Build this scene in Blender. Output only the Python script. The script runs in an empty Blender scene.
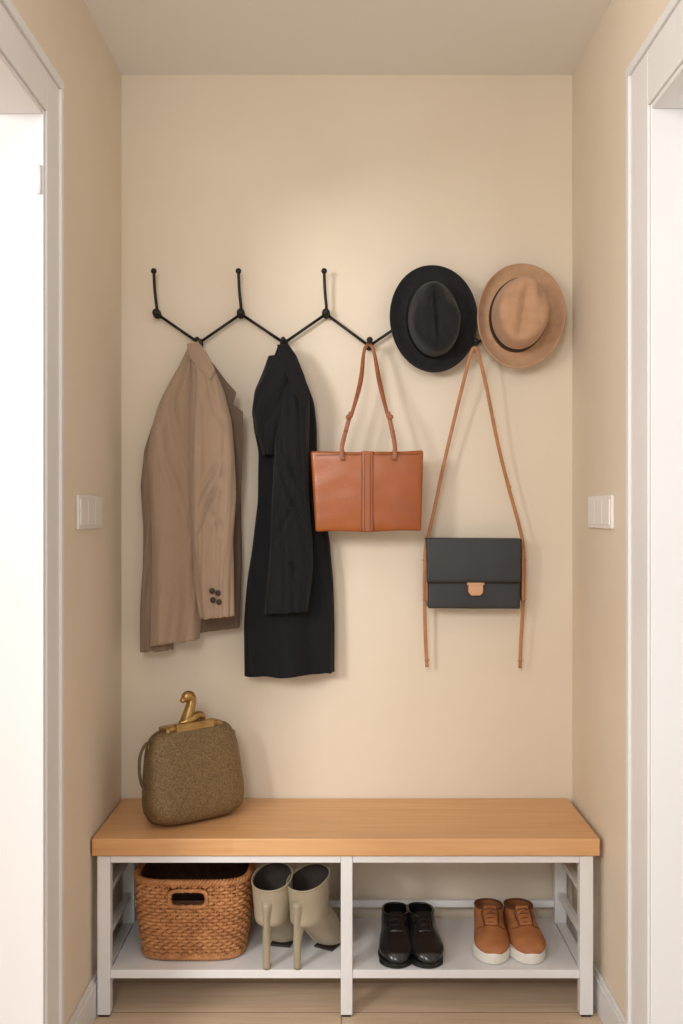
import bpy, bmesh, math, random
import numpy as np
from mathutils import Vector, Matrix, noise
random.seed(4); np.random.seed(4)
F=966.0; CAMZ=1.285; CAMY=-2.8
def W(px,py,y):
    """photo measurement -> metres on the vertical plane at depth y"""
    d=y-CAMY
    return Vector(((px-341.5)*d/F, y, CAMZ-(py-512.0)*d/F))
def lin(c):
    return tuple(((v/255)/12.92 if v/255<=0.04045 else ((v/255+0.055)/1.055)**2.4) for v in c)+(1,)

# ---------------- materials ----------------
def mat(name,col,rough=0.6,metal=0.0,col2=None,nscale=8,stretch=(1,1,1),bump=0.0,bscale=200,spec=0.5,coat=0,detail=4,contrast=(0.35,0.65),sheen=0,bstretch=(1,1,1)):
    m=bpy.data.materials.new(name); m.use_nodes=True
    nt=m.node_tree; b=nt.nodes['Principled BSDF']; N=nt.nodes.new; L=nt.links.new
    b.inputs['Base Color'].default_value=lin(col); b.inputs['Roughness'].default_value=rough
    b.inputs['Metallic'].default_value=metal; b.inputs['Specular IOR Level'].default_value=spec
    b.inputs['Coat Weight'].default_value=coat; b.inputs['Sheen Weight'].default_value=sheen
    tc=N('ShaderNodeTexCoord')
    if col2:
        mp=N('ShaderNodeMapping'); mp.inputs['Scale'].default_value=stretch
        nz=N('ShaderNodeTexNoise'); nz.inputs['Scale'].default_value=nscale; nz.inputs['Detail'].default_value=detail
        cr=N('ShaderNodeValToRGB'); cr.color_ramp.elements[0].color=lin(col); cr.color_ramp.elements[1].color=lin(col2)
        cr.color_ramp.elements[0].position=contrast[0]; cr.color_ramp.elements[1].position=contrast[1]
        L(tc.outputs['Object'],mp.inputs[0]); L(mp.outputs[0],nz.inputs['Vector']); L(nz.outputs['Fac'],cr.inputs[0]); L(cr.outputs[0],b.inputs['Base Color'])
    if bump:
        mp2=N('ShaderNodeMapping'); mp2.inputs['Scale'].default_value=bstretch
        n2=N('ShaderNodeTexNoise'); n2.inputs['Scale'].default_value=bscale; n2.inputs['Detail'].default_value=3
        bp=N('ShaderNodeBump'); bp.inputs['Strength'].default_value=bump; bp.inputs['Distance'].default_value=0.002
        L(tc.outputs['Object'],mp2.inputs[0]); L(mp2.outputs[0],n2.inputs['Vector']); L(n2.outputs['Fac'],bp.inputs['Height']); L(bp.outputs[0],b.inputs['Normal'])
    return m
def wood(name,cA,cB,plank=(1.3,0.09),rough=0.4,gap=0.0,mortar=(120,90,60),offs=0.5):
    m=bpy.data.materials.new(name); m.use_nodes=True
    nt=m.node_tree; b=nt.nodes['Principled BSDF']; N=nt.nodes.new; L=nt.links.new
    tc=N('ShaderNodeTexCoord')
    br=N('ShaderNodeTexBrick'); br.inputs['Scale'].default_value=1; br.inputs['Brick Width'].default_value=plank[0]; br.inputs['Row Height'].default_value=plank[1]
    br.inputs['Mortar Size'].default_value=gap; br.inputs['Color1'].default_value=(0.25,0.25,0.25,1); br.inputs['Color2'].default_value=(0.75,0.75,0.75,1); br.offset=offs
    br.inputs['Mortar'].default_value=(0.0,0.0,0.0,1)
    mp=N('ShaderNodeMapping'); mp.inputs['Scale'].default_value=(1.2,22,22)
    nz=N('ShaderNodeTexNoise'); nz.inputs['Scale'].default_value=3; nz.inputs['Detail'].default_value=6; nz.inputs['Distortion'].default_value=0.6
    ad=N('ShaderNodeMath'); ad.operation='MULTIPLY_ADD'; ad.inputs[1].default_value=0.35
    cr=N('ShaderNodeValToRGB'); e=cr.color_ramp.elements; e[0].position=0.3; e[1].position=0.85; e[0].color=lin(cA); e[1].color=lin(cB)
    L(tc.outputs['Object'],br.inputs['Vector']); L(tc.outputs['Object'],mp.inputs[0]); L(mp.outputs[0],nz.inputs['Vector'])
    L(br.outputs['Color'],ad.inputs[0]); L(nz.outputs['Fac'],ad.inputs[2]); L(ad.outputs[0],cr.inputs[0])
    mx=N('ShaderNodeMix'); mx.data_type='RGBA'; mx.inputs['B'].default_value=lin(mortar)
    L(br.outputs['Fac'],mx.inputs['Factor']); L(cr.outputs[0],mx.inputs['A']); L(mx.outputs['Result'],b.inputs['Base Color'])
    b.inputs['Roughness'].default_value=rough
    return m
M={}
M['wall']=mat('wall_paint',(231,218,199),0.85,col2=(228,214,194),nscale=3,bump=0.15,bscale=90,spec=0.2)
M['ceil']=mat('ceiling_paint',(240,237,234),0.9,spec=0.2,bump=0.1,bscale=90)
M['trim']=mat('white_trim_paint',(230,229,229),0.45,spec=0.4,col2=(227,226,226),nscale=2)
M['plastic']=mat('switch_plastic',(240,238,234),0.3,col2=(238,236,232),nscale=5)
M['metalw']=mat('white_powder_coat',(234,233,233),0.45,col2=(229,228,228),nscale=6)
M['black']=mat('black_iron',(22,22,23),0.5,metal=0.3,col2=(28,28,28),nscale=30)
M['bench']=wood('beech_butcher_block',(206,150,98),(224,174,122),(0.55,0.05),0.38)
M['floor']=wood('oak_planks',(198,171,143),(218,193,166),(1.4,0.16),0.5,0.0018,(150,124,100))
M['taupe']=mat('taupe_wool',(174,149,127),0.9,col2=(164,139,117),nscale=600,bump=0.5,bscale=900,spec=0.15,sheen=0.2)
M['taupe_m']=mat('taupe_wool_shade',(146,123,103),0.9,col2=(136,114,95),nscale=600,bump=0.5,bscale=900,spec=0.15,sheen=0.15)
M['taupe_d']=mat('taupe_lining_shade',(112,95,80),0.8,col2=(102,86,72),nscale=400,bump=0.3,bscale=700,spec=0.2)  # lining tone; also paints the shade on the lapel and rear panel
M['blackw']=mat('black_wool',(22,22,25),0.85,col2=(18,18,21),nscale=600,bump=0.5,bscale=900,spec=0.25,sheen=0.06)
M['blackl']=mat('black_felt',(36,35,37),0.85,col2=(29,28,30),nscale=60,bump=0.5,bscale=500,spec=0.25,sheen=0.12)
M['tanfelt']=mat('tan_felt',(198,158,126),0.9,col2=(188,148,115),nscale=40,bump=0.4,bscale=500,spec=0.15,sheen=0.2)
M['band']=mat('dark_band',(52,38,30),0.6,col2=(42,30,24),nscale=300)
M['cognac']=mat('cognac_leather',(168,92,38),0.34,col2=(138,68,24),nscale=6,bump=0.3,bscale=260,detail=6,contrast=(0.3,0.75),coat=.05)
M['cognacd']=mat('cognac_strap',(156,94,54),0.45,col2=(136,76,42),nscale=30,bump=0.2,bscale=300)
M['stitch']=mat('stitch_thread',(92,46,24),0.7,col2=(80,38,20),nscale=90)
M['tanstrap']=mat('tan_strap',(184,128,84),0.5,col2=(166,110,70),nscale=30,bump=0.2,bscale=300)
M['blkleather']=mat('black_leather',(48,48,50),0.42,col2=(42,42,44),nscale=10,bump=0.4,bscale=500)
M['copper']=mat('copper_clasp',(210,160,124),0.4,metal=0.3,col2=(200,148,112),nscale=20)
M['brass']=mat('aged_brass',(190,154,96),0.33,metal=0.8,col2=(152,120,70),nscale=30)
M['olive']=mat('olive_brocade',(142,118,82),0.45,metal=0.35,col2=(106,86,58),nscale=260,bump=0.9,bscale=420,contrast=(0.40,0.60),detail=5)
M['olived']=mat('olive_trim',(98,80,58),0.6,col2=(84,68,48),nscale=80,bump=0.4)
M['wicker']=mat('wicker',(196,138,88),0.55,col2=(166,110,66),nscale=35,bump=0.4,bscale=300)
M['wickerd']=mat('wicker_inner_shade',(88,56,36),0.8,col2=(68,43,27),nscale=60)  # dark brown puts the basket's interior shadow into the colour
M['boot']=mat('greige_leather',(168,156,134),0.5,col2=(158,146,124),nscale=12,bump=0.2,bscale=300)
M['bootin']=mat('boot_lining',(58,48,42),0.85,col2=(48,40,35),nscale=30)
M['shoeblk']=mat('polished_black_leather',(26,26,28),0.25,col2=(22,22,24),nscale=10,coat=0.3)
M['solblk']=mat('black_rubber',(26,25,25),0.55,col2=(20,20,20),nscale=30)
M['snk']=mat('tan_sneaker_leather',(184,122,76),0.55,col2=(160,97,57),nscale=22,bump=0.5,bscale=400,contrast=(.3,.7))
M['white']=mat('white_rubber',(232,228,220),0.5,col2=(224,219,210),nscale=20)
M['lace']=mat('brown_lace',(112,68,42),0.8,col2=(98,57,34),nscale=90)

# ---------------- geometry helpers ----------------
COL=bpy.context.scene.collection
def mesh_obj(name,verts,faces,m,smooth=True):
    me=bpy.data.meshes.new(name); me.from_pydata([tuple(v) for v in verts],[],faces); me.update()
    bm=bmesh.new(); bm.from_mesh(me); bmesh.ops.recalc_face_normals(bm,faces=bm.faces); bm.to_mesh(me); bm.free()
    ob=bpy.data.objects.new(name,me); COL.objects.link(ob)
    if m: me.materials.append(m)
    if smooth:
        for p in me.polygons: p.use_smooth=True
    return ob
def group(name,children,loc):
    e=bpy.data.objects.new(name,None); e.empty_display_size=0.05; e.location=loc; COL.objects.link(e)
    inv=Matrix.Translation(-Vector(loc))
    for c in children:
        c.parent=e; c.matrix_parent_inverse=inv
    return e
def boxes(name,lst,m,bev=0.0,seg=2):
    vs=[];fs=[]
    for (x0,x1,y0,y1,z0,z1) in lst:
        n=len(vs)
        vs+=[(x,y,z) for x in (x0,x1) for y in (y0,y1) for z in (z0,z1)]
        fs+=[tuple(n+i for i in f) for f in ((0,1,3,2),(4,6,7,5),(0,4,5,1),(2,3,7,6),(0,2,6,4),(1,5,7,3))]
    ob=mesh_obj(name,vs,fs,m,False)
    if bev:
        b=ob.modifiers.new('bev','BEVEL'); b.width=bev; b.segments=seg; b.limit_method='ANGLE'
        for p in ob.data.polygons: p.use_smooth=True
        w=ob.modifiers.new('wn','WEIGHTED_NORMAL')
    return ob
def cr_path(pts,n=12):
    P=[Vector(p) for p in pts]; P=[P[0]*2-P[1]]+P+[P[-1]*2-P[-2]]; out=[]
    for i in range(1,len(P)-2):
        for k in range(n):
            t=k/n; a,b,c,d=P[i-1],P[i],P[i+1],P[i+2]
            out.append(0.5*((2*b)+(c-a)*t+(2*a-5*b+4*c-d)*t*t+(3*b-a-3*c+d)*t**3))
    out.append(P[-2]); return out
def tube_data(path,r,ns=8,closed=False,ref=Vector((0,1,0)),flat=None):
    vs=[];fs=[];n=len(path)
    for i,p in enumerate(path):
        a=path[(i-1)%n] if (closed or i>0) else path[i]
        b=path[(i+1)%n] if (closed or i<n-1) else path[i]
        t=(b-a).normalized()
        s=t.cross(ref)
        if s.length<1e-3: s=t.cross(Vector((1,0,0)))
        s.normalize(); u=s.cross(t).normalized()
        rr=r[i] if hasattr(r,'__len__') else r
        if flat:
            w,h=flat
            for (ax,by) in ((w,h*.6),(w*.85,h),(-w*.85,h),(-w,h*.6),(-w,-h*.6),(-w*.85,-h),(w*.85,-h),(w,-h*.6)):
                vs.append(p+s*ax+u*by)
        else:
            for k in range(ns):
                an=2*math.pi*k/ns; vs.append(p+s*(rr*math.cos(an))+u*(rr*math.sin(an)))
    m=8 if flat else ns
    rng=n if closed else n-1
    for i in range(rng):
        j=(i+1)%n
        for k in range(m):
            fs.append((i*m+k,i*m+(k+1)%m,j*m+(k+1)%m,j*m+k))
    if not closed:
        fs.append(tuple(range(m))[::-1]); fs.append(tuple((n-1)*m+k for k in range(m)))
    return vs,fs
def multi(name,datas,m,smooth=True):
    vs=[];fs=[]
    for v,f in datas:
        n=len(vs); vs+=v; fs+=[tuple(n+i for i in q) for q in f]
    return mesh_obj(name,vs,fs,m,smooth)
def tube(name,pts,r,m,n=10,ns=8,flat=None,closed=False,ref=Vector((0,1,0)),raw=False):
    path=[Vector(p) for p in pts] if raw else cr_path(pts,n)
    return multi(name,[tube_data(path,r,ns,closed,ref,flat)],m)
def ball_data(c,r,sc=(1,1,1),nu=16,nv=10):
    vs=[];fs=[]
    for i in range(nv+1):
        ph=math.pi*i/nv
        for k in range(nu):
            th=2*math.pi*k/nu
            vs.append(Vector(c)+Vector((r*sc[0]*math.sin(ph)*math.cos(th),r*sc[1]*math.sin(ph)*math.sin(th),r*sc[2]*math.cos(ph))))
    for i in range(nv):
        for k in range(nu):
            fs.append((i*nu+k,i*nu+(k+1)%nu,(i+1)*nu+(k+1)%nu,(i+1)*nu+k))
    return vs,fs
def xform(ob,Mx):
    ob.data.transform(Mx); ob.data.update()

# ---------------- room ----------------
XL,XR,ZC=-0.638,0.669,2.552
YE=-1.80
boxes('wall_back',[(-2.7,XR+.3,0,0.12,0,ZC)],M['wall'])
LO=(-1.60,-0.765,2.13)
RO=(-1.60,-0.745,2.15)
T=0.14
boxes('wall_left',[(XL-T,XL,LO[1],0,0,ZC),(XL-T,XL,LO[0],LO[1],LO[2],ZC),(XL-T,XL,YE,LO[0],0,ZC)],M['wall'])
boxes('wall_right',[(XR,XR+T,RO[1],0,0,ZC),(XR,XR+T,RO[0],RO[1],RO[2],ZC),(XR,XR+T,YE,RO[0],0,ZC)],M['wall'])
boxes('wall_side_room',[(-2.9,-2.78,-4.4,0,0,ZC)],M['trim'])
boxes('floor',[(-3,3,-5.2,0.12,-0.05,0)],M['floor'])
boxes('ceiling',[(-3,3,-3.0,0.12,ZC,ZC+0.08)],M['ceil'])
boxes('baseboard_left',[(XL,XL+.014,LO[1]+.11,0,0,0.085),(XL,XL+.009,LO[1]+.11,0,.085,.095)],M['trim'],0.002)
boxes('baseboard_right',[(XR-.014,XR,RO[1]+.143,0,0,0.085),(XR-.009,XR,RO[1]+.143,0,.085,.095)],M['trim'],0.002)
boxes('baseboard_back',[(XL+.015,XR-.015,-0.013,0,0,0.085)],M['trim'],0.002)
def casing(name,x,s,O,w):
    y0,y1,zt=O; p=0.018; a,b=(x,x+s*p)
    def bx(xa,xb,*r): return (min(xa,xb),max(xa,xb))+r
    L=[bx(a,b,y1,y1+w-.022,0,zt+w-.022),bx(a,b,y0-w+.022,y0,0,zt+w-.022),bx(a,b,y0,y1,zt,zt+w-.022)]
    q=x+s*0.024
    L+=[bx(a,q,y1+w-.022,y1+w,0,zt+w-.022),bx(a,q,y0-w,y0-w+.022,0,zt+w-.022),bx(a,q,y0-w,y1+w,zt+w-.022,zt+w)]
    o=x-s*(T-.04); j=.012
    L+=[bx(o,x+s*.014,y1-j,y1-.0005,0,zt-.0005),bx(o,x+s*.014,y0+.0005,y0+j,0,zt-.0005),bx(o,x+s*.0135,y0+j,y1-j,zt-j,zt-.0005)]
    return boxes(name,L,M['trim'],0.0025)
casing('trim_1',XL,1,LO,.107)
casing('trim_2',XR,-1,RO,.140)
# left door stands open into the side room, hinged on the far jamb
def doorleaf(name,x0,x1,O,s,xf,opened=False):
    wy0,wy1=O[0]+.002,O[1]-.002
    b=boxes('leaf',[(x0,x1,wy0,wy1,.008,O[2]-.002)],M['trim'],.002)
    zs=[(.2,.95),(1.1,1.95)]; L=[]
    for z0,z1 in zs:
        y0,y1=O[0]+.15,O[1]-.15
        for r in ((y0+.02,y1-.02,z0,z0+.02),(y0+.02,y1-.02,z1-.02,z1),(y0,y0+.02,z0,z1),(y1-.02,y1,z0,z1)):
            L.append((min(xf,xf+s*.008),max(xf,xf+s*.008))+r)
    p=boxes('panel_moulding',L,M['trim'],.002)
    h=tube('handle',[(xf,O[0]+.09,1.02),(xf+s*.05,O[0]+.09,1.02),(xf+s*.055,O[0]+.12,1.02),(xf+s*.055,O[0]+.2,1.02)],.008,M['brass'])
    loc=Vector(((x0+x1)/2,(O[0]+O[1])/2,0))
    if opened:
        piv=Vector((x0,wy1,0)); R=Matrix.Translation(Vector((-.012,.004,0)))@Matrix.Translation(piv)@Matrix.Rotation(math.radians(-92),4,'Z')@Matrix.Translation(-piv)
        for o in (b,p,h): xform(o,R)
        loc=R@loc
    group(name,[b,p,h],loc)
doorleaf('door_1',XL-T+.0,XL-T+.04,LO,1,XL-T+.04,True)
doorleaf('door_2',XR+T-.04,XR+T,RO,-1,XR+T-.04)
hg=[]
for z in (1.98,):
    hg.append(tube_data([Vector((XL+.006,LO[1]-.016,z-.03)),Vector((XL+.006,LO[1]-.016,z+.03))],.005,10))
multi('door_hinge',hg,M['metalw'])

def switch(name,x,s,yc):
    w,h=.226,.084; zc=CAMZ
    def bx(a,b,*r): return (min(a,b),max(a,b))+r
    A=boxes('plate',[bx(x,x+s*.008,yc-w/2,yc+w/2,zc-h/2,zc+h/2)],M['plastic'],.003,3)
    L=[]
    for k in (-1,0,1):
        L.append(bx(x+s*.006,x+s*.0105,yc+k*.0675-.0330,yc+k*.0675+.0330,zc-.032,zc+.032))
    B=boxes('rocker',L,M['plastic'],.001)
    group(name,[A,B],(x,yc,zc))
switch('light_switch',XL,1,-.37)
switch('light_switch',XR,-1,-.32)

# ---------------- bench ----------------
BX0,BX1,BY0,BY1=-0.634,0.656,-0.352,-0.004
BT=.457
bt=boxes('bench_top',[(BX0,BX1,BY0,BY1,.412,BT)],M['bench'],.004,3)
SH=.120
fr=[]
legx=[(-.621,-.588),(-.002,.028),(.606,.640)]
fy0,fy1=-.345,-.028
for a,b in legx:
    fr+=[(a,b,fy0,fy0+.028,.006,.410),(a,b,fy1-.028,fy1,.006,.410)]
    fr+=[(a+.003,b-.003,fy0+.028,fy1-.028,.380,.409),(a+.003,b-.003,fy0+.028,fy1-.028,SH-.026,SH-.001)]
    fr+=[(a+.008,b-.008,fy0+.028,fy1-.028,.30,.316),(a+.008,b-.008,fy0+.028,fy1-.028,.19,.206)]
for xa,xb in ((legx[0][1],legx[1][0]),(legx[1][1],legx[2][0])):
    fr+=[(xa,xb,fy0+.003,fy0+.024,.392,.4095),(xa,xb,fy1-.022,fy1-.004,.385,.4095),(xa,xb,fy1-.020,fy1-.004,.158,.178)]
frame=boxes('steel_frame',fr,M['metalw'],.0018)
shl=[(legx[0][1],legx[1][0],fy0+.003,fy1,SH-.022,SH),(legx[1][1],legx[2][0],fy0+.003,fy1,SH-.022,SH)]
sh=boxes('lower_shelf',shl,M['metalw'],.0015)
ft=boxes('foot_pads',[(a+.004,b-.004,y,y+.022,0,.006) for a,b in legx for y in (fy0+.003,fy1-.025)],M['solblk'],.001)
group('storage_bench',[bt,frame,sh,ft],(0,-.18,0))

# ---------------- coat rack ----------------
yr=-.022
nodes=[(157,314,0),(199,343,1),(241,314,0),(284,343,1),(326,314,0),(369,346,1),(411,318,0),(472,347,1),(512,318,0)]
D=[]
for i in range(len(nodes)-1):
    a=W(nodes[i][0],nodes[i][1],yr); b=W(nodes[i+1][0],nodes[i+1][1],yr)
    D.append(tube_data([a,b],.0042,8))
for px,py,low in nodes:
    c=W(px,py,yr)
    D.append(ball_data(c,.012,(1,.8,1.15))); 
    D.append(tube_data([c,Vector((c.x,0,c.z))],.010,12))
    if low:
        ln=-.040 if px<300 else -.075
        D.append(tube_data(cr_path([c,c+Vector((0,ln*.6,.0)),c+Vector((0,ln,.004))],5),.0045,8)); D.append(ball_data(c+Vector((0,ln,.004)),.007 if px<300 else .009))
    elif px<400:
        p=cr_path([c,c+Vector((.001,-.012,.02)),c+Vector((-.003,-.018,.065)),c+Vector((-.005,-.022,.118))],6)
        D.append(tube_data(p,.0043,8)); D.append(ball_data(p[-1],.0085)); D.append(ball_data(c+Vector((0,-.012,.002)),.0115))
    else:
        D.append(tube_data([c,c+Vector((0,-.05,.02))],.0045,8)); D.append(ball_data(c+Vector((0,-.05,.02)),.008))
multi('coat_rack',D,M['black'])

# ---------------- garments ----------------
def smooth1(a,k):
    for _ in range(k):
        b=a.copy(); b[1:-1]=(a[:-2]+2*a[1:-1]+a[2:])/4; a=b
    return a
def garment(name,rows,m,seed,amp=(0.002,0.016),waves=((5,1.0),(9,.6),(14,.3)),NT=130,NA=180,shear=0.0,wr=0.006,yref=-.09,n=2.4,thick=.003,diag=0.0,sharp=1.0,gather=.9,rad=0.0,fine=.3,creases=()):
    """creases: (u_center, slope, depth, width, c0, cw) drag folds on the front"""
    rows=sorted(rows); py=np.array([r[0] for r in rows],float)
    t=np.linspace(py[0],py[-1],NT)
    xl,xr,yf,yb=[smooth1(np.interp(t,py,[r[i] for r in rows]),6) for i in (1,2,3,4)]
    rs=np.random.RandomState(seed); ph=rs.rand(len(waves))*6.28; dr=rs.randn(len(waves))*.8
    vs=[];fs=[]
    for i in range(NT):
        u=i/(NT-1)
        A=amp[0]+(amp[1]-amp[0])*u**gather
        L=W(xl[i],t[i],yref); R=W(xr[i],t[i],yref)
        cx=(L.x+R.x)/2; rx=(R.x-L.x)/2; cy=(yf[i]+yb[i])/2; ry=(yb[i]-yf[i])/2
        for k in range(NA):
            a=2*math.pi*k/NA; c,s=math.cos(a),math.sin(a)
            X=rx*math.copysign(abs(c)**(2/n),c); Y=ry*math.copysign(abs(s)**(2/n),s)
            f=0
            for (kk,w),p,d in zip(waves,ph,dr):
                v=math.sin(kk*a+p+d*u*2); f+=w*math.copysign(abs(v)**sharp,v)
            g=rad*math.exp(-((u-.10)/.10)**2)*math.sin(9*c+seed)*abs(s)
            nz=noise.noise(Vector((c*1.8+seed,s*1.8+u*1.2,u*4+diag*c)))+fine*noise.noise(Vector((c*4+seed,s*4,u*9+2*diag*c)))
            dd=A*f*.6+wr*nz*(.4+.6*u)+g
            if s<0:
                for (uc,sl,dp,wd,c0,cw) in creases:
                    q=(u-uc-sl*(c-c0))/wd
                    dd-=dp*math.exp(-q*q)*math.exp(-((c-c0)/cw)**2)*abs(s) - .5*dp*math.exp(-(q-1.5)**2)*math.exp(-((c-c0)/cw)**2)*abs(s)
            dd=min(dd,.012) if s>0 else dd
            z=L.z+shear*(X/max(rx,1e-4))*u**3+ .003*noise.noise(Vector((c*3,s*3,seed)))*u
            yy=cy+Y+dd*s*.95
            yy=min(yy,-.006)
            vs.append((cx+X+dd*c*.35,yy,z))
    for i in range(NT-1):
        for k in range(NA):
            fs.append((i*NA+k,i*NA+(k+1)%NA,(i+1)*NA+(k+1)%NA,(i+1)*NA+k))
    fs.append(tuple(range(NA)))
    ob=mesh_obj(name,vs,fs,m)
    so=ob.modifiers.new('s','SOLIDIFY'); so.thickness=thick; so.offset=-1
    return ob
def panel(name,pts,m,thick=.006,bulge=.006,bev=.002):
    P=[W(*p) for p in pts]
    c=sum(P,Vector())/len(P)-Vector((0,bulge,0))
    n=len(P); vs=[]; fs=[]
    rings=[1.0,.93,.6,.3]
    for r in rings:
        for p in P:
            v=c+(p-c)*r; 
            v.y=p.y*r+c.y*(1-r)-bulge*.5*(1-r*r)
            vs.append(v)
    for i in range(len(rings)-1):
        for k in range(n): fs.append((i*n+k,i*n+(k+1)%n,(i+1)*n+(k+1)%n,(i+1)*n+k))
    vs.append(c); 
    for k in range(n): fs.append(((len(rings)-1)*n+k,(len(rings)-1)*n+(k+1)%n,len(vs)-1))
    ob=mesh_obj(name,vs,fs,m)
    so=ob.modifiers.new('s','SOLIDIFY'); so.thickness=thick; so.offset=0
    b=ob.modifiers.new('b','BEVEL'); b.width=bev; b.segments=2; b.limit_method='ANGLE'
    return ob
# taupe blazer
bodyA=garment('body_panel',[(343,187,199,-.07,-.03),(360,179,206,-.08,-.02),(380,168,214,-.09,-.015),(402,157,218,-.10,-.012),(430,149,216,-.105,-.012),(460,145,212,-.11,-.012),(490,147,208,-.11,-.012),(525,150,205,-.11,-.012),(570,152,203,-.11,-.012),(610,151,201,-.11,-.012),(643,150,198,-.11,-.012)],M['taupe'],3,waves=((3,1.0),(6,.6)),amp=(.001,.017),shear=.010,diag=1.5,wr=.013,rad=.005,
  creases=((.24,.25,.010,.035,-.3,.5),(.42,.30,.008,.03,-.2,.5)))
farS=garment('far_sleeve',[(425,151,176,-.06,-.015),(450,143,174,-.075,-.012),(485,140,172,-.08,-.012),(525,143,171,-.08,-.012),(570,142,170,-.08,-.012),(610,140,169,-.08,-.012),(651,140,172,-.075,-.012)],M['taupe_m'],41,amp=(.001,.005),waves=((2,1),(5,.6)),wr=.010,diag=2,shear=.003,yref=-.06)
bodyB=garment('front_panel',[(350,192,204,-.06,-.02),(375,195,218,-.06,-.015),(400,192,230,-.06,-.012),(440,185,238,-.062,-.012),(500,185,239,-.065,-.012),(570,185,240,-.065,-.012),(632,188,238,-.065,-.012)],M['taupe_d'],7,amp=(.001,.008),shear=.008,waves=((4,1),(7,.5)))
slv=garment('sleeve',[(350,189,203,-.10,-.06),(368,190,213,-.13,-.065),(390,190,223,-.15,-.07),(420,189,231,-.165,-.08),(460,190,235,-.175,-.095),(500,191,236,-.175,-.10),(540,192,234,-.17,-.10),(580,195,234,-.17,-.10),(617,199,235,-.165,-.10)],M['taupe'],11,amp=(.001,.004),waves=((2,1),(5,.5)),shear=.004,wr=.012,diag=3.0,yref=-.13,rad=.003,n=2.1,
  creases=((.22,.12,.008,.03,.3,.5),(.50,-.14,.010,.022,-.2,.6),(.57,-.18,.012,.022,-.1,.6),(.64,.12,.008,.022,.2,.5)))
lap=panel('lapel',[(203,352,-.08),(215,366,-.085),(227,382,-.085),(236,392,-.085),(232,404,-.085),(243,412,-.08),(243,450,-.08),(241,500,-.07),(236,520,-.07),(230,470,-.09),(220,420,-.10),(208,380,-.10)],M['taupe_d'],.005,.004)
col_=panel('collar',[(187,344,-.09),(198,342,-.09),(207,354,-.105),(215,370,-.125),(211,380,-.14),(201,370,-.13),(190,358,-.105)],M['taupe'],.006,.006)
btn=multi('cuff_buttons',[ball_data(W(x,y,-.171),.0078,(1,.35,1)) for x,y in ((212,591),(218,593),(213,600),(219,602))],M['band'])
loop=tube('hanging_loop',[W(197,352,-.06),W(197,343,-.073),W(200,341,-.073),W(203,352,-.06)],.002,M['taupe_d'])
group('taupe_blazer',[bodyA,farS,bodyB,slv,lap,col_,btn,loop],W(195,345,-.05))
# black coat
b1=garment('coat_body',[(344,277,289,-.075,-.03),(362,270,298,-.085,-.02),(382,261,306,-.09,-.015),(400,254,313,-.09,-.012),(425,252,315,-.085,-.012),(450,258,315,-.085,-.012),(500,257,319,-.085,-.012),(540,252,328,-.09,-.012),(580,247,331,-.10,-.012),(625,244,333,-.10,-.012),(676,245,333,-.10,-.012)],M['blackw'],21,amp=(.002,.024),waves=((4,1),(7,.7)),shear=.006,wr=.012,rad=.005,
  creases=((.30,.2,.010,.03,-.4,.5),))
b2=garment('coat_sleeve',[(352,276,294,-.11,-.06),(375,276,304,-.135,-.06),(400,277,310,-.15,-.06),(440,275,309,-.16,-.07),(490,273,309,-.165,-.08),(530,271,312,-.165,-.085),(570,269,313,-.165,-.085),(612,266,309,-.16,-.09)],M['blackw'],25,amp=(.001,.005),waves=((3,1),(6,.5)),wr=.014,diag=-2.5,yref=-.12,shear=.005,rad=.004,n=2.1,
  creases=((.48,.14,.012,.022,.2,.6),(.56,.18,.012,.022,.0,.6),(.64,-.14,.010,.022,-.2,.5),(.8,.15,.008,.02,0,.5)))
b3=garment('coat_shoulder',[(356,268,290,-.12,-.05),(375,261,296,-.14,-.04),(392,253,296,-.145,-.04),(412,251,292,-.145,-.04),(432,255,288,-.14,-.04),(455,262,284,-.12,-.04)],M['blackw'],29,amp=(.001,.008),NT=60,waves=((3,1),(5,.6)),wr=.014,diag=2,yref=-.1)
b4=panel('coat_collar',[(277,345,-.10),(288,344,-.10),(296,356,-.105),(304,376,-.12),(310,396,-.12),(303,410,-.16),(294,390,-.155),(284,368,-.135)],M['blackw'],.006,.006)
lp2=tube('hanging_loop',[W(281,352,-.06),W(281,344,-.073),W(285,342,-.073),W(288,352,-.06)],.002,M['blackw'])
group('black_overcoat',[b1,b2,b3,b4,lp2],W(284,345,-.05))

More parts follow.
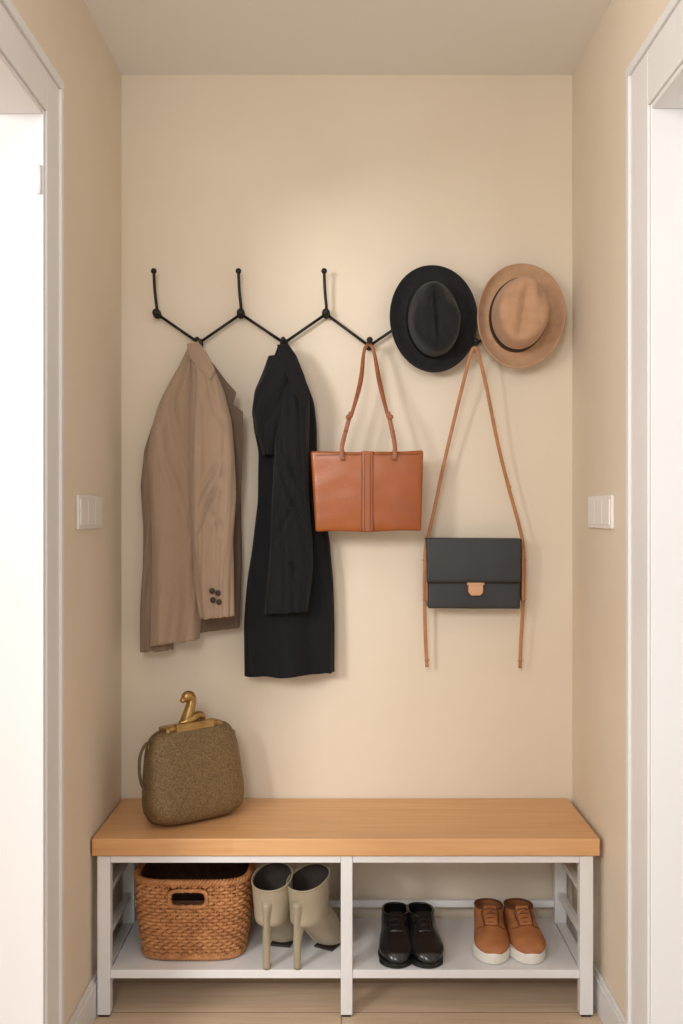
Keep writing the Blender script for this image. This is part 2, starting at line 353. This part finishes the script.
# ---------------- hats ----------------
def hat(name,px,py,y0,Rx,Rz,ax,az,m,bandm,crownh=.115,rot=0,tilt=5,curl=.022,off=(0,0),dent=.04,pinch=.35):
    prof=[(1,0),(.985,.02),(.96,.045),(.93,.07),(.89,.09),(.82,.105),(.7,.113),(.55,.117),(.38,.118),(.2,.118),(.02,.118)]
    NTH=120; vs=[];fs=[]; rows=[]
    nb=16
    for i in range(nb):
        s=1-i/nb; rows.append(('b',s))
    hs=[p[1] for p in prof]; rf=[p[0] for p in prof]
    acc=[0]
    for i in range(1,len(prof)): acc.append(acc[-1]+math.hypot((rf[i]-rf[i-1])*.08,hs[i]-hs[i-1]))
    for i in range(41):
        q=acc[-1]*i/40; rows.append(('c',np.interp(q,acc,rf),np.interp(q,acc,hs)*crownh/.118))
    def P(u,v,H): return (u,-H,v)
    def brim(s,th):
        c,sn=math.cos(th),math.sin(th)
        X=ax*c*(1-s)+Rx*c*s+off[0]*(1-s); Z=az*sn*(1-s)+Rz*sn*s+off[1]*(1-s)
        H=curl*(s**2.2)*(abs(c)**1.5) - .006*s*s*max(sn,0) +.012*s**2*max(-sn,0) -.004*math.sin(s*3.1)
        return X,Z,H
    def crown(r,H,th):
        c,sn=math.cos(th),math.sin(th)
        w=r*sn; u=r*c; hh=H/crownh
        pi=min(max((w-(-.1))/.9,0),1); u*=1-pinch*pi*pi*(3-2*pi)*hh**1.5
        k=min(max((hh-.45)/.5,0),1)
        H2=H-dent*k*math.exp(-(u/.2)**2)*math.exp(-((w+.05)/.72)**4)
        H2-=.02*k*math.exp(-((abs(u)-.55)/.2)**2)*math.exp(-((w-.55)/.28)**2)
        return ax*u+off[0],az*w+off[1],H2
    for rdef in rows:
        for k in range(NTH):
            th=2*math.pi*k/NTH
            X,Z,H=brim(rdef[1],th) if rdef[0]=='b' else crown(rdef[1],rdef[2],th)
            vs.append(P(X,Z,H))
    for i in range(len(rows)-1):
        for k in range(NTH): fs.append((i*NTH+k,i*NTH+(k+1)%NTH,(i+1)*NTH+(k+1)%NTH,(i+1)*NTH+k))
    fs.append(tuple((len(rows)-1)*NTH+k for k in range(NTH)))
    felt=mesh_obj('felt',vs,fs,m)
    so=felt.modifiers.new('s','SOLIDIFY'); so.thickness=.003; so.offset=0
    vs=[];fs=[]
    for (e,h) in ((1.0,.001),(1.03,.002),(1.03,.028),(1.0,.029)):
        for k in range(NTH):
            X,Z,_=crown(np.interp(h,hs,rf)*e+.004,h*.2,2*math.pi*k/NTH); vs.append(P(X,Z,h))
    for i in range(3):
        for k in range(NTH): fs.append((i*NTH+k,i*NTH+(k+1)%NTH,(i+1)*NTH+(k+1)%NTH,(i+1)*NTH+k))
    band=mesh_obj('ribbon_band',vs,fs,bandm)
    edge=[]
    for k in range(NTH):
        X,Z,H=brim(1.0,2*math.pi*k/NTH); edge.append(Vector(P(X,Z,H)))
    rim=multi('brim_edge',[tube_data(edge,.0024,6,True)],m)
    Mx=Matrix.Translation(W(px,py,y0))@Matrix.Rotation(math.radians(tilt),4,'X')@Matrix.Rotation(math.radians(rot),4,'Y')
    for o in (felt,band,rim): xform(o,Mx)
    group(name,[felt,band,rim],W(px,py,y0))
hat('fedora_hat',433,319,-.050,.122,.150,.074,.105,M['blackl'],M['black'],rot=-4,off=(0,-.004),tilt=4,pinch=.45)
hat('fedora_hat',520,316,-.050,.123,.149,.080,.102,M['tanfelt'],M['band'],rot=8,off=(-.006,.0),dent=.018,pinch=.22,crownh=.11,tilt=0)

# ---------------- cognac tote ----------------
def prism(name,outline,y0,y1,m,bev=.006,seg=3):
    n=len(outline); vs=[(x,y0,z) for x,z in outline]+[(x,y1,z) for x,z in outline]
    fs=[tuple(range(n))[::-1],tuple(range(n,2*n))]+[(k,(k+1)%n,n+(k+1)%n,n+k) for k in range(n)]
    ob=mesh_obj(name,vs,fs,m,False)
    if bev:
        b=ob.modifiers.new('bev','BEVEL'); b.width=bev; b.segments=seg; b.limit_method='ANGLE'
        ob.modifiers.new('wn','WEIGHTED_NORMAL')
        for p in ob.data.polygons: p.use_smooth=True
    return ob
def ol(pts,y): return [(W(a,b,y).x,W(a,b,y).z) for a,b in pts]
def grid_bag(name,c4,yf,yb,m,puff=.012,nx=30,nz=22,bev=.006,sag=0.004,jit=1.0):
    P=[W(a,b,yf) for a,b in c4]; vs=[];fs=[]
    for side,yy,sg in ((0,yf,-1),(1,yb,1)):
        for j in range(nz+1):
            v=j/nz
            for i in range(nx+1):
                u=i/nx
                p=(P[0]*(1-u)+P[1]*u)*(1-v)+(P[3]*(1-u)+P[2]*u)*v
                b=(math.sin(math.pi*u)**.4)*(math.sin(math.pi*min(max(v*.9+.1,0),1))**.5)
                pf=puff*(b) if side==0 else 0
                z=p.z+jit*(.003*noise.noise(Vector((u*3,v*3,5)))) - sag*math.sin(math.pi*u)*(1-v)
                vs.append((p.x,yy+sg*pf+jit*.002*noise.noise(Vector((u*5,v*5,side))),z))
    o=(nx+1)*(nz+1); idx=lambda s,j,i:s*o+j*(nx+1)+i
    for s in (0,1):
        for j in range(nz):
            for i in range(nx):
                fs.append((idx(s,j,i),idx(s,j,i+1),idx(s,j+1,i+1),idx(s,j+1,i)))
    for i in range(nx):
        fs.append((idx(0,0,i),idx(0,0,i+1),idx(1,0,i+1),idx(1,0,i))); fs.append((idx(0,nz,i),idx(0,nz,i+1),idx(1,nz,i+1),idx(1,nz,i)))
    for j in range(nz):
        fs.append((idx(0,j,0),idx(0,j+1,0),idx(1,j+1,0),idx(1,j,0))); fs.append((idx(0,j,nx),idx(0,j+1,nx),idx(1,j+1,nx),idx(1,j,nx)))
    ob=mesh_obj(name,vs,fs,m)
    b=ob.modifiers.new('bev','BEVEL'); b.width=bev; b.segments=3; b.limit_method='ANGLE'; b.angle_limit=math.radians(50)
    ob.modifiers.new('wn','WEIGHTED_NORMAL')
    return ob
TY=-.055
tb=grid_bag('tote_body',[(310.5,451),(423.5,450),(421.5,531),(315.5,532)],-.092+TY,-.042+TY,M['cognac'],.010,jit=1.0)
sts=[]
def stitches(a,b,n,r=.0008,ln=.55):
    out=[]
    for i in range(n):
        p=a.lerp(b,(i+.2)/n); q=a.lerp(b,(i+.2+ln)/n); out.append(tube_data([p,q],r,5))
    return out
yq=-.1055+TY
for px_ in (364.5,370.5):
    sts+=stitches(W(px_,453,yq),W(px_,530,yq),34,.0010)
sts+=stitches(W(315,455,-.1015+TY),W(419,454,-.1015+TY),46,.0011)
st=multi('stitching',sts,M['stitch'])
strip=grid_bag('centre_strip',[(362,451),(373,451),(373,531),(362,531)],-.1035+TY,-.09+TY,M['cognac'],.0006,4,10,.001,0)
lsts=multi('centre_seam',[tube_data([W(362,451.5,-.104+TY),W(362,531,-.104+TY)],.0006,6),tube_data([W(373,451.5,-.104+TY),W(373,531,-.104+TY)],.0006,6)],M['stitch'])
hd=[]
for yy,dx in ((-.100+TY,0),(-.045+TY,1.5)):
    for sg,mx,ex in ((-1,350,342),(1,389,395)):
        hd.append(tube_data(cr_path([W(369+sg*1,344,-.078),W(369+sg*5,352,-.084),W((369+mx)/2+dx,383,-.04+yy/2),W(mx-sg*1,417,yy)],10),0,flat=(.0045,.0016)))
        hd.append(tube_data(cr_path([W(mx-sg*1,412,yy-.003),W((mx+ex)/2,430,yy-.004),W(ex,447,yy-.008),W(ex-sg*.5,460 if yy<-.12 else 452,yy-.008 if yy<-.12 else yy)],8),0,flat=(.006,.0016)))
hob=multi('handles',hd,M['cognacd'])
bk=[]
for mx,a in ((348.5,-1),(390.5,1)):
    c=W(mx,417,-.106+TY)
    bk.append(ball_data(c,.008,(1,.45,.9))); 
    bk.append(ball_data(W(mx+a*3.2,431,-.107+TY),.0035))
bko=multi('strap_knots',bk,M['cognacd'])
group('leather_tote_bag',[tb,st,strip,lsts,hob,bko],W(368,450,-.06))

# ---------------- crossbody ----------------
cb=grid_bag('bag_body',[(427.5,541),(521,541),(520.5,609),(428,608.5)],-.078,-.02,M['blkleather'],.003,bev=.005,sag=0,jit=.15)
fl=grid_bag('flap',[(426.5,538),(522,538.5),(521,583),(427,583)],-.0865,-.022,M['blkleather'],.002,bev=.004,sag=0,jit=.1)
fls=multi('flap_edge',[tube_data([W(427.5,583,-.0880),W(520.5,583,-.0880)],.0012,6)]+stitches(W(428.5,580.5,-.089),W(519.5,580.5,-.089),60,.0006),M['band'])
cl=prism('clasp',ol([(468,584),(483,584),(483,592),(480,595.5),(471,595.5),(468,592)],-.09),-.097,-.082,M['copper'],.002)
clt=prism('clasp_tab',ol([(467,582.5),(484,582.5),(484,585),(467,585)],-.09),-.0985,-.08,M['copper'],.001)
sp=[]
sp.append(tube_data(cr_path([W(475,347,-.092),W(471,353,-.09),W(464,380,-.078),W(447,450,-.058),W(432,520,-.05),W(426,545,-.05),W(424.6,570,-.05),W(424.6,605,-.05),W(425.5,640,-.045),W(427,667,-.04)],10),0,flat=(.0050,.0015)))
sp.append(tube_data(cr_path([W(474,347,-.094),W(478,353,-.092),W(486,385,-.078),W(497,440,-.060),W(508,485,-.054),W(519,525,-.05),W(523,545,-.05),W(523.8,570,-.05),W(523,605,-.05),W(521,640,-.045),W(520,668,-.04)],10),0,flat=(.0050,.0015)))
spo=multi('shoulder_strap',sp,M['tanstrap'])
kp=[]
for x,y in ((424.6,560),(523.8,560),(424.8,600),(523.3,600),(509,487),(427,660),(520.3,661)):
    kp.append(ball_data(W(x,y,-.05 if y<650 else -.042),.0075,(.95,.5,.55)))
kpo=multi('strap_keepers',kp,M['tanstrap'])
gus=boxes('side_gussets',[(W(425.5,0,-.05).x,W(428.5,0,-.05).x,-.07,-.03,W(0,600,-.05).z,W(0,548,-.05).z),(W(520.5,0,-.05).x,W(523,0,-.05).x,-.07,-.03,W(0,600,-.05).z,W(0,548,-.05).z)],M['tanstrap'],.001)
group('crossbody_bag',[cb,fl,fls,cl,clt,spo,kpo,gus],W(474,540,-.05))

# ---------------- olive handbag on bench ----------------
def superbox(name,a,b,h,m,taper=.86,n=80):
    vs=[];fs=[]
    nv=60
    def sp_(v,e): return math.copysign(abs(v)**e,v)
    for i in range(nv+1):
        ph=-math.pi/2+math.pi*i/nv
        for k in range(n):
            th=2*math.pi*k/n
            cz=sp_(math.cos(ph),.34); 
            x=a*cz*sp_(math.cos(th),.45); y=b*cz**.9*sp_(math.sin(th),.7); z=h*sp_(math.sin(ph),.40)
            q=(z/h+1)/2; x*=1.02-(1-taper)*q**1.6; y*=1.05-.45*q
            d=.0012*noise.noise(Vector((x*18,y*18,z*18)))
            vs.append((x+d,y+d,z+h))
    for i in range(nv):
        for k in range(n): fs.append((i*n+k,i*n+(k+1)%n,(i+1)*n+(k+1)%n,(i+1)*n+k))
    return mesh_obj(name,vs,fs,m)
ob1=superbox('bag_shell',.142,.066,.123,M['olive'],taper=.86)
def sil(t,yo):
    ph=t; a,h=.1428,.1238
    cz=math.copysign(abs(math.cos(ph))**.34,math.cos(ph)); z=h*math.copysign(abs(math.sin(ph))**.40,math.sin(ph))
    q=(z/h+1)/2; return Vector((a*cz*(1.02-.14*q**1.6),yo,z+.123))
pip=multi('frame_piping',[tube_data([sil(2*math.pi*k/140,0) for k in range(140)],.0025,6,True)],M['olived'])
fr_=boxes('brass_frame',[(-.074,.074,-.022,.022,.236,.254),(-.083,-.068,-.026,.026,.220,.252),(.068,.083,-.026,.026,.220,.252),(-.056,.056,-.032,-.014,.230,.260)],M['brass'],.004,3)
orn=multi('brass_closure',[
  tube_data(cr_path([Vector((-.016,-.002,.252)),Vector((-.010,-.006,.275)),Vector((-.002,-.008,.298)),Vector((.002,-.008,.318)),Vector((-.006,-.008,.328))],8),list(np.interp(np.linspace(0,1,33),[0,.3,.7,1],[.018,.015,.013,.014])),12),
  tube_data(cr_path([Vector((-.036,-.006,.256)),Vector((-.010,-.012,.262)),Vector((.022,-.008,.272)),Vector((.036,-.006,.262))],8),list(np.interp(np.linspace(0,1,25),[0,.5,1],[.007,.013,.009])),10),
  ball_data((-.007,-.008,.326),.018,(1.1,.8,.85)),ball_data((-.023,-.008,.318),.008)],M['brass'])
lp=tube('side_strap',[(-.112,-.01,.212),(-.135,-.015,.220),(-.155,-.02,.195),(-.160,-.02,.155),(-.154,-.015,.12),(-.143,-.01,.10)],0,M['olived'],flat=(.004,.002))
rg=multi('strap_rings',[tube_data([Vector((-.118+.01*math.cos(a),-.008,.208+.01*math.sin(a))) for a in np.linspace(0,6.283,17)[:-1]],.002,6,True),tube_data([Vector((.118+.01*math.cos(a),-.008,.208+.01*math.sin(a))) for a in np.linspace(0,6.283,17)[:-1]],.002,6,True)],M['brass'])
Mx=Matrix.Translation((-.396,-.188,BT+.001))@Matrix.Rotation(math.radians(34),4,'Z')@Matrix.Rotation(math.radians(-3),4,'X')@Matrix.Rotation(math.radians(-1.5),4,'Y')@Matrix.Translation((0,0,.003))
for o in (ob1,pip,fr_,orn,lp,rg): xform(o,Mx)
group('vintage_handbag',[ob1,pip,fr_,orn,lp,rg],(-.396,-.18,BT+.001))

# ---------------- wicker basket ----------------
cx,cy=-.392,-.180
def rr(a,b,N,n=4.2):
    th=np.linspace(0,2*np.pi,2001)
    X=a*np.sign(np.cos(th))*np.abs(np.cos(th))**(2/n); Y=b*np.sign(np.sin(th))*np.abs(np.sin(th))**(2/n)
    s=np.concatenate([[0],np.cumsum(np.hypot(np.diff(X),np.diff(Y)))])
    q=np.linspace(0,s[-1],N,endpoint=False)
    return np.interp(q,s,X),np.interp(q,s,Y)
def prof(z):
    t=z/.215
    k=.88+.12*math.sin(min(t*1.15,1)*math.pi/2)
    return .149*k,.128*k
NS=72; NP=NS*6
hz0,hz1,hx=.148,.188,.050
strands=[];
nrow=22
for r in range(nrow):
    z=.008+r*.0091
    a,b=prof(z); X,Y=rr(a,b,NP)
    pts=[]; 
    for k in range(NP):
        L=math.hypot(X[k],Y[k]); nx_,ny_=X[k]/L,Y[k]/L
        o=.0036*math.cos(math.pi*(k/6)+math.pi*(r%2))
        zz=z+.0010*math.sin(math.pi*(k/6)*1+r*1.57)+.001*noise.noise(Vector((k*.05,r,1)))
        pts.append(Vector((cx+X[k]+nx_*o,cy+Y[k]+ny_*o,SH+.001+zz)))
    if hz0-.003<z<hz1+.003:
        keep=[not(abs(p.x-cx+.004)<hx and p.y<cy) for p in pts]
        i0=next(i for i in range(NP) if keep[i] and not keep[i-1])
        seq=[pts[(i0+k)%NP] for k in range(NP) if keep[(i0+k)%NP]]
        strands.append(tube_data(seq,.0046,6,False,Vector((0,0,1))))
    else: strands.append(tube_data(pts,.0046,6,True,Vector((0,0,1))))
weave=multi('woven_wall',strands,M['wicker'])
stk=[]
for k in range(NS):
    pp=[]
    for z in np.linspace(.0,.205,12):
        a,b=prof(z); X,Y=rr(a,b,NS); 
        pp.append(Vector((cx+X[k],cy+Y[k],SH+.003+z)))
    if abs(pp[5].x-cx+.004)<hx and pp[5].y<cy:
        stk.append(tube_data([p for p in pp if p.z-SH<hz0],.003,6)); stk.append(tube_data([p for p in pp if p.z-SH>hz1-.005],.003,6))
    else: stk.append(tube_data(pp,.003,6))
stakes=multi('stakes',stk,M['wicker'])
rim=[]
for ph in (0,2.09,4.19):
    a,b=prof(.208); X,Y=rr(a+.001,b+.001,420)
    pts=[]
    for k in range(420):
        L=math.hypot(X[k],Y[k]); an=2*math.pi*k/420*34+ph
        o=.005*math.cos(an); pts.append(Vector((cx+X[k]+X[k]/L*o,cy+Y[k]+Y[k]/L*o,SH+.208+.0045*math.sin(an))))
    rim.append(tube_data(pts,.005,6,True,Vector((0,0,1))))
    a,b=prof(.004); X,Y=rr(a+.001,b+.001,420); pts=[]
    for k in range(420):
        L=math.hypot(X[k],Y[k]); an=2*math.pi*k/420*34+ph
        o=.004*math.cos(an); pts.append(Vector((cx+X[k]+X[k]/L*o,cy+Y[k]+Y[k]/L*o,SH+.0105+.004*math.sin(an))))
    rim.append(tube_data(pts,.005,6,True,Vector((0,0,1))))
rimo=multi('braided_rim',rim,M['wicker'])
yb_=cy-prof(.168)[1]-.003
hl=[]
N_=240
base=[]
for k in range(N_):
    th=2*math.pi*k/N_
    base.append(Vector((cx-.004+ (hx-.002)*math.copysign(abs(math.cos(th))**.45,math.cos(th)),yb_,SH+.168+.021*math.copysign(abs(math.sin(th))**.45,math.sin(th)))))
hl.append(tube_data(base,.0048,8,True))
for ph in (0,3.14):
    hl.append(tube_data([b_+Vector((0,-.004*math.cos(2*math.pi*k/N_*30+ph),0))+(b_-Vector((cx-.004,yb_,SH+.168))).normalized()*.004*math.sin(2*math.pi*k/N_*30+ph) for k,b_ in enumerate(base)],.003,6,True))
hole=multi('handle_wrap',hl,M['wicker'])
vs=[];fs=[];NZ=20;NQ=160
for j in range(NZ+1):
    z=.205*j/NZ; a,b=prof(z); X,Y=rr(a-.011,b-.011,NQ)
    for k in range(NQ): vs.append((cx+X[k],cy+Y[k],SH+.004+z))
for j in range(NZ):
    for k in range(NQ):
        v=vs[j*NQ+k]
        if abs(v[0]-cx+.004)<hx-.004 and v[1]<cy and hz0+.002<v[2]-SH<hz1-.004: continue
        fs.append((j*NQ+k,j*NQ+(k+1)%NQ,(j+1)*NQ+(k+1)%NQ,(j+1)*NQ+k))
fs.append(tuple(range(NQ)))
inner=mesh_obj('inner_wall',vs,fs,M['wickerd'])  # shell blocks see-through, interior shadow painted in its dark colour
group('wicker_basket',[weave,stakes,rimo,hole,inner],(cx,cy,SH))

# ---------------- footwear ----------------
def loftshoe(name,rings,m,NA=48,sub=6,closed_end=True,nexp=2.2,thick=.0025):
    P=[Vector((r[0],r[1],r[2])) for r in rings]; Q=[Vector((r[3],r[4],0)) for r in rings]
    P=cr_path(P,sub); Q=cr_path(Q,sub)
    vs=[];fs=[];n=len(P)
    for p,q in zip(P,Q):
        By,Bz,Fy=p; Fz,w=q.x,max(q.y,.002)
        c=Vector((0,(By+Fy)/2,(Bz+Fz)/2)); d=Vector((0,Fy-By,Fz-Bz)); hl_=d.length/2; d.normalize()
        for k in range(NA):
            a=2*math.pi*k/NA; ca,sa=math.cos(a),math.sin(a)
            e=2/nexp
            X=w*math.copysign(abs(ca)**e,ca); Y=hl_*math.copysign(abs(sa)**e,sa)
            lowness=-sa; X*=1+.10*lowness*min(1,abs(d.z)*1.2)
            vs.append(Vector((X,0,0))+c+d*Y)
    for i in range(n-1):
        for k in range(NA): fs.append((i*NA+k,i*NA+(k+1)%NA,(i+1)*NA+(k+1)%NA,(i+1)*NA+k))
    if closed_end: fs.append(tuple((n-1)*NA+k for k in range(NA)))
    ob=mesh_obj(name,vs,fs,m)
    so=ob.modifiers.new('s','SOLIDIFY'); so.thickness=thick; so.offset=-1
    return ob,[vs[i] for i in range(NA)]
def sole(name,L,z0,z1,m,wf=.050,wh=.036,y0=-.004,arch=.031,bev=.003,flip=1,x0=0):
    t=np.array([0,.01,.04,.10,.2,.38,.55,.70,.82,.91,.965,.99,1.0]); w=np.array([0,.45*wh,.75*wh,.95*wh,wh,arch,.9*wf,wf,.93*wf,.70*wf,.44*wf,.22*wf,0])
    ys=1-np.cos(np.linspace(0,np.pi,48)); ys=ys/2
    ws=np.interp(ys,t,w); ws[1:-1]=(ws[:-2]+ws[1:-1]*2+ws[2:])/4
    pts=[(x0+ws[i]*1.0+.003*math.sin(ys[i]*3),y0+ys[i]*L) for i in range(48)]+[(x0-ws[i]*.94,y0+ys[i]*L) for i in range(46,0,-1)]
    n=len(pts); vs=[(x,y,z0) for x,y in pts]+[(x,y,z1) for x,y in pts]
    fs=[tuple(range(n))[::-1],tuple(range(n,2*n))]+[(k,(k+1)%n,n+(k+1)%n,n+k) for k in range(n)]
    ob=mesh_obj(name,vs,fs,m)
    b=ob.modifiers.new('bev','BEVEL'); b.width=bev; b.segments=3; b.limit_method='ANGLE'; b.angle_limit=math.radians(50)
    ob.modifiers.new('wn','WEIGHTED_NORMAL')
    return ob
def place(parts,name,x,y,yaw,sc=(1,1,1),z=SH+.0005):
    Mx=Matrix.Translation((x,y,z))@Matrix.Rotation(math.radians(yaw),4,'Z')@Matrix.Diagonal((sc[0],sc[1],sc[2],1))
    for o in parts: xform(o,Mx)
    group(name,parts,(x,y,z))
# ring tuple: (By,Bz,Fy,Fz,halfwidth)
def boot(name,x,y,yaw):
    up,rim0=loftshoe('upper',[(-.012,.200,.112,.232,.051),(-.008,.175,.112,.20,.051),(-.004,.15,.110,.170,.049),(-.004,.128,.112,.145,.047),(-.004,.108,.120,.128,.045),(.020,.092,.138,.112,.044),(.06,.065,.154,.093,.044),(.105,.022,.172,.072,.045),(.14,.006,.192,.056,.044),(.175,.006,.208,.040,.036),(.210,.008,.216,.02,.014)],M['boot'])
    top=multi('top_binding',[tube_data([v for v in rim0],.0025,6,True,Vector((0,0,1)))],M['boot'])
    ins=mesh_obj('lining',[Vector((p.x*.82,.050+(p.y-.050)*.82,.125)) for p in rim0],[tuple(range(len(rim0)))],M['bootin'])
    ringl,_=loftshoe('lining_wall',[(-.008,.197,.108,.229,.0475),(-.002,.175,.106,.20,.047),(.002,.15,.104,.165,.044),(.006,.128,.100,.135,.040)],M['bootin'],closed_end=False,thick=.001)
    vs=[];fs=[];NZ=20;NK=20
    for j in range(NZ+1):
        t=j/NZ; z=.168*t; r=.0095+.003*t+.006*max(0,(t-.8)/.2); ry=.0085+.028*max(0,min(1,(t-.35)/.4))**1.6
        yc=-.001-.006*t+(ry-.0085)
        for k in range(NK):
            a=2*math.pi*k/NK; vs.append((r*math.cos(a),yc+ry*math.sin(a)-.004,z))
    for j in range(NZ):
        for k in range(NK): fs.append((j*NK+k,j*NK+(k+1)%NK,(j+1)*NK+(k+1)%NK,(j+1)*NK+k))
    fs.append(tuple(range(NK))); fs.append(tuple(NZ*NK+k for k in range(NK)))
    hl_=mesh_obj('heel',vs,fs,M['boot'])
    so=boxes('toe_sole',[(-.028,.028,.12,.19,0,.006)],M['bootin'],.002)
    place([up,top,ins,ringl,hl_,so],name,x,y,yaw)
boot('ankle_boot',-.190,-.332,-12)
boot('ankle_boot',-.110,-.332,-30)

def lowshoe(name,x,y,yaw,kind,sc):
    if kind=='black':
        mu,ms,L=M['shoeblk'],M['solblk'],.285
        parts=[sole('outsole',L,.006,.014,ms,.0475,.035,bev=.002),boxes('stacked_heel',[(-.030,.030,.0,.062,0,.014)],ms,.006),sole('tread',L*.55,.0,.008,ms,.044,.040,y0=L*.42,arch=.038,bev=.002)]
        rings=[(.004,.080,.118,.086,.036),(-.001,.062,.130,.082,.039),(.0,.035,.142,.080,.040),(.02,.013,.155,.075,.040),(.08,.012,.175,.068,.042),(.14,.012,.202,.058,.0455),(.19,.012,.236,.049,.046),(.235,.012,.264,.041,.037),(.268,.013,.277,.027,.018),(.276,.014,.279,.018,.006)]
        inn=M['bootin']; lm=M['black']
    else:
        mu,ms,L=M['snk'],M['white'],.28
        parts=[sole('outsole',L,.0,.034,ms,.050,.038,bev=.006)]
        rings=[(.006,.094,.112,.100,.036),(.0,.070,.124,.096,.039),(.0,.045,.136,.092,.040),(.02,.024,.150,.087,.040),(.08,.022,.170,.080,.042),(.14,.022,.198,.070,.045),(.19,.022,.230,.062,.0455),(.232,.022,.257,.052,.038),(.262,.024,.270,.040,.021),(.270,.026,.272,.032,.006)]
        inn=M['bootin']; lm=M['lace']
    up,rim0=loftshoe('upper',rings,mu,nexp=2.3)
    parts.append(up)
    parts.append(multi('collar',[tube_data(rim0,.0035,8,True,Vector((0,0,1)))],mu if kind=='black' else M['lace']))
    parts.append(mesh_obj('insole',[Vector((p.x*.95,.054+(p.y-.054)*.97,p.z-.03)) for p in rim0],[tuple(range(len(rim0)))],inn))
    tz=.088 if kind=='black' else .105
    tgp=cr_path([Vector((0,.112,tz+.006)),Vector((0,.126,tz-.003)),Vector((0,.150,tz-.012)),Vector((0,.180,tz-.024))],6)
    parts.append(multi('tongue',[tube_data(tgp,0,flat=(.017,.003),ref=Vector((0,.4,1)))],mu))
    lc=[]
    for i in range(4):
        t=i/3; yy=.124+.050*t; zz=tz-.000-.022*t
        w=.018-.003*t
        lc.append(tube_data(cr_path([Vector((-w,yy,zz-.005)),Vector((-w*.5,yy-.001,zz+.002)),Vector((w*.5,yy+.002,zz+.002)),Vector((w,yy+.004,zz-.005))],4),.0019,6))
        if i<3: lc.append(tube_data([Vector((-w*.8,yy,zz+.001)),Vector((w*.8,yy+.0155,zz-.007))],.0016,6))
    parts.append(multi('laces',lc,lm))
    ed=[]
    for s in (-1,1):
        ed.append(tube_data(cr_path([Vector((s*.022,.118,tz-.006)),Vector((s*.022,.145,tz-.016)),Vector((s*.019,.178,tz-.028)),Vector((s*.036,.168,tz-.042)),Vector((s*.044,.15,.03))],6),.0014,6))
    parts.append(multi('facing_seam',ed,mu if kind=='black' else M['lace']))
    place(parts,name,x,y,yaw,sc)
def footxy(px,py,z=SH):
    d=(CAMZ-z)*F/(py-512); return (px-341.5)*d/F, d+CAMY
for nm,kind,px,py,yaw,L,sc in (('dress_shoe','black',397,970,178,.281,(.98,.86,.92)),('dress_shoe','black',430,970,183,.281,(.98,.86,.92)),('leather_sneaker','tan',494,966,176,.276,(1.0,.80,.90)),('leather_sneaker','tan',533,966,182,.276,(1.0,.80,.90))):
    x,y=footxy(px,py); a=math.radians(yaw); L*=sc[1]
    lowshoe(nm,x+math.sin(a)*L,y-math.cos(a)*L,yaw,kind,sc)

# ---------------- lights / world / camera ----------------
def area(name,loc,target,size,energy,col=(1,1,1),size_y=None):
    l=bpy.data.lights.new(name,'AREA'); l.energy=energy; l.color=col; l.size=size
    if size_y: l.shape='RECTANGLE'; l.size_y=size_y
    o=bpy.data.objects.new(name,l); o.location=loc; COL.objects.link(o)
    o.rotation_euler=(Vector(target)-Vector(loc)).to_track_quat('-Z','Y').to_euler(); return o
area('side_room_window_light',(-2.2,-3.55,2.1),(0.2,0,1.35),.75,72,(1,.985,.96))
area('hall_fill_light',(-0.58,-3.9,2.35),(-.1,0,1.3),.7,29,(1,.985,.96))  # added lamp for general fill from behind the camera
area('ceiling_uplight_fill',(0.3,-5.0,1.1),(0.1,0,1.4),2.2,12,(1,.99,.975),2.0)  # added uplight low behind the camera, lifts the ceiling and fills
area('ceiling_lamp',(-0.3,-1.55,2.53),(-.15,-.9,.6),.35,3,(1,.95,.88))
w=bpy.data.worlds.new('world'); bpy.context.scene.world=w; w.use_nodes=True
bg=w.node_tree.nodes['Background']; bg.inputs[0].default_value=(1,.99,.975,1); bg.inputs[1].default_value=.54
cam=bpy.data.cameras.new('camera'); co=bpy.data.objects.new('camera',cam); COL.objects.link(co)
co.location=(0,CAMY,CAMZ); co.rotation_euler=(math.pi/2,0,0)
cam.sensor_fit='VERTICAL'; cam.sensor_height=36; cam.lens=36*F/1024; cam.clip_start=.05
bpy.context.scene.camera=co
vs_=bpy.context.scene.view_settings
vs_.view_transform='Standard'; vs_.look='None'; vs_.exposure=0; vs_.gamma=1
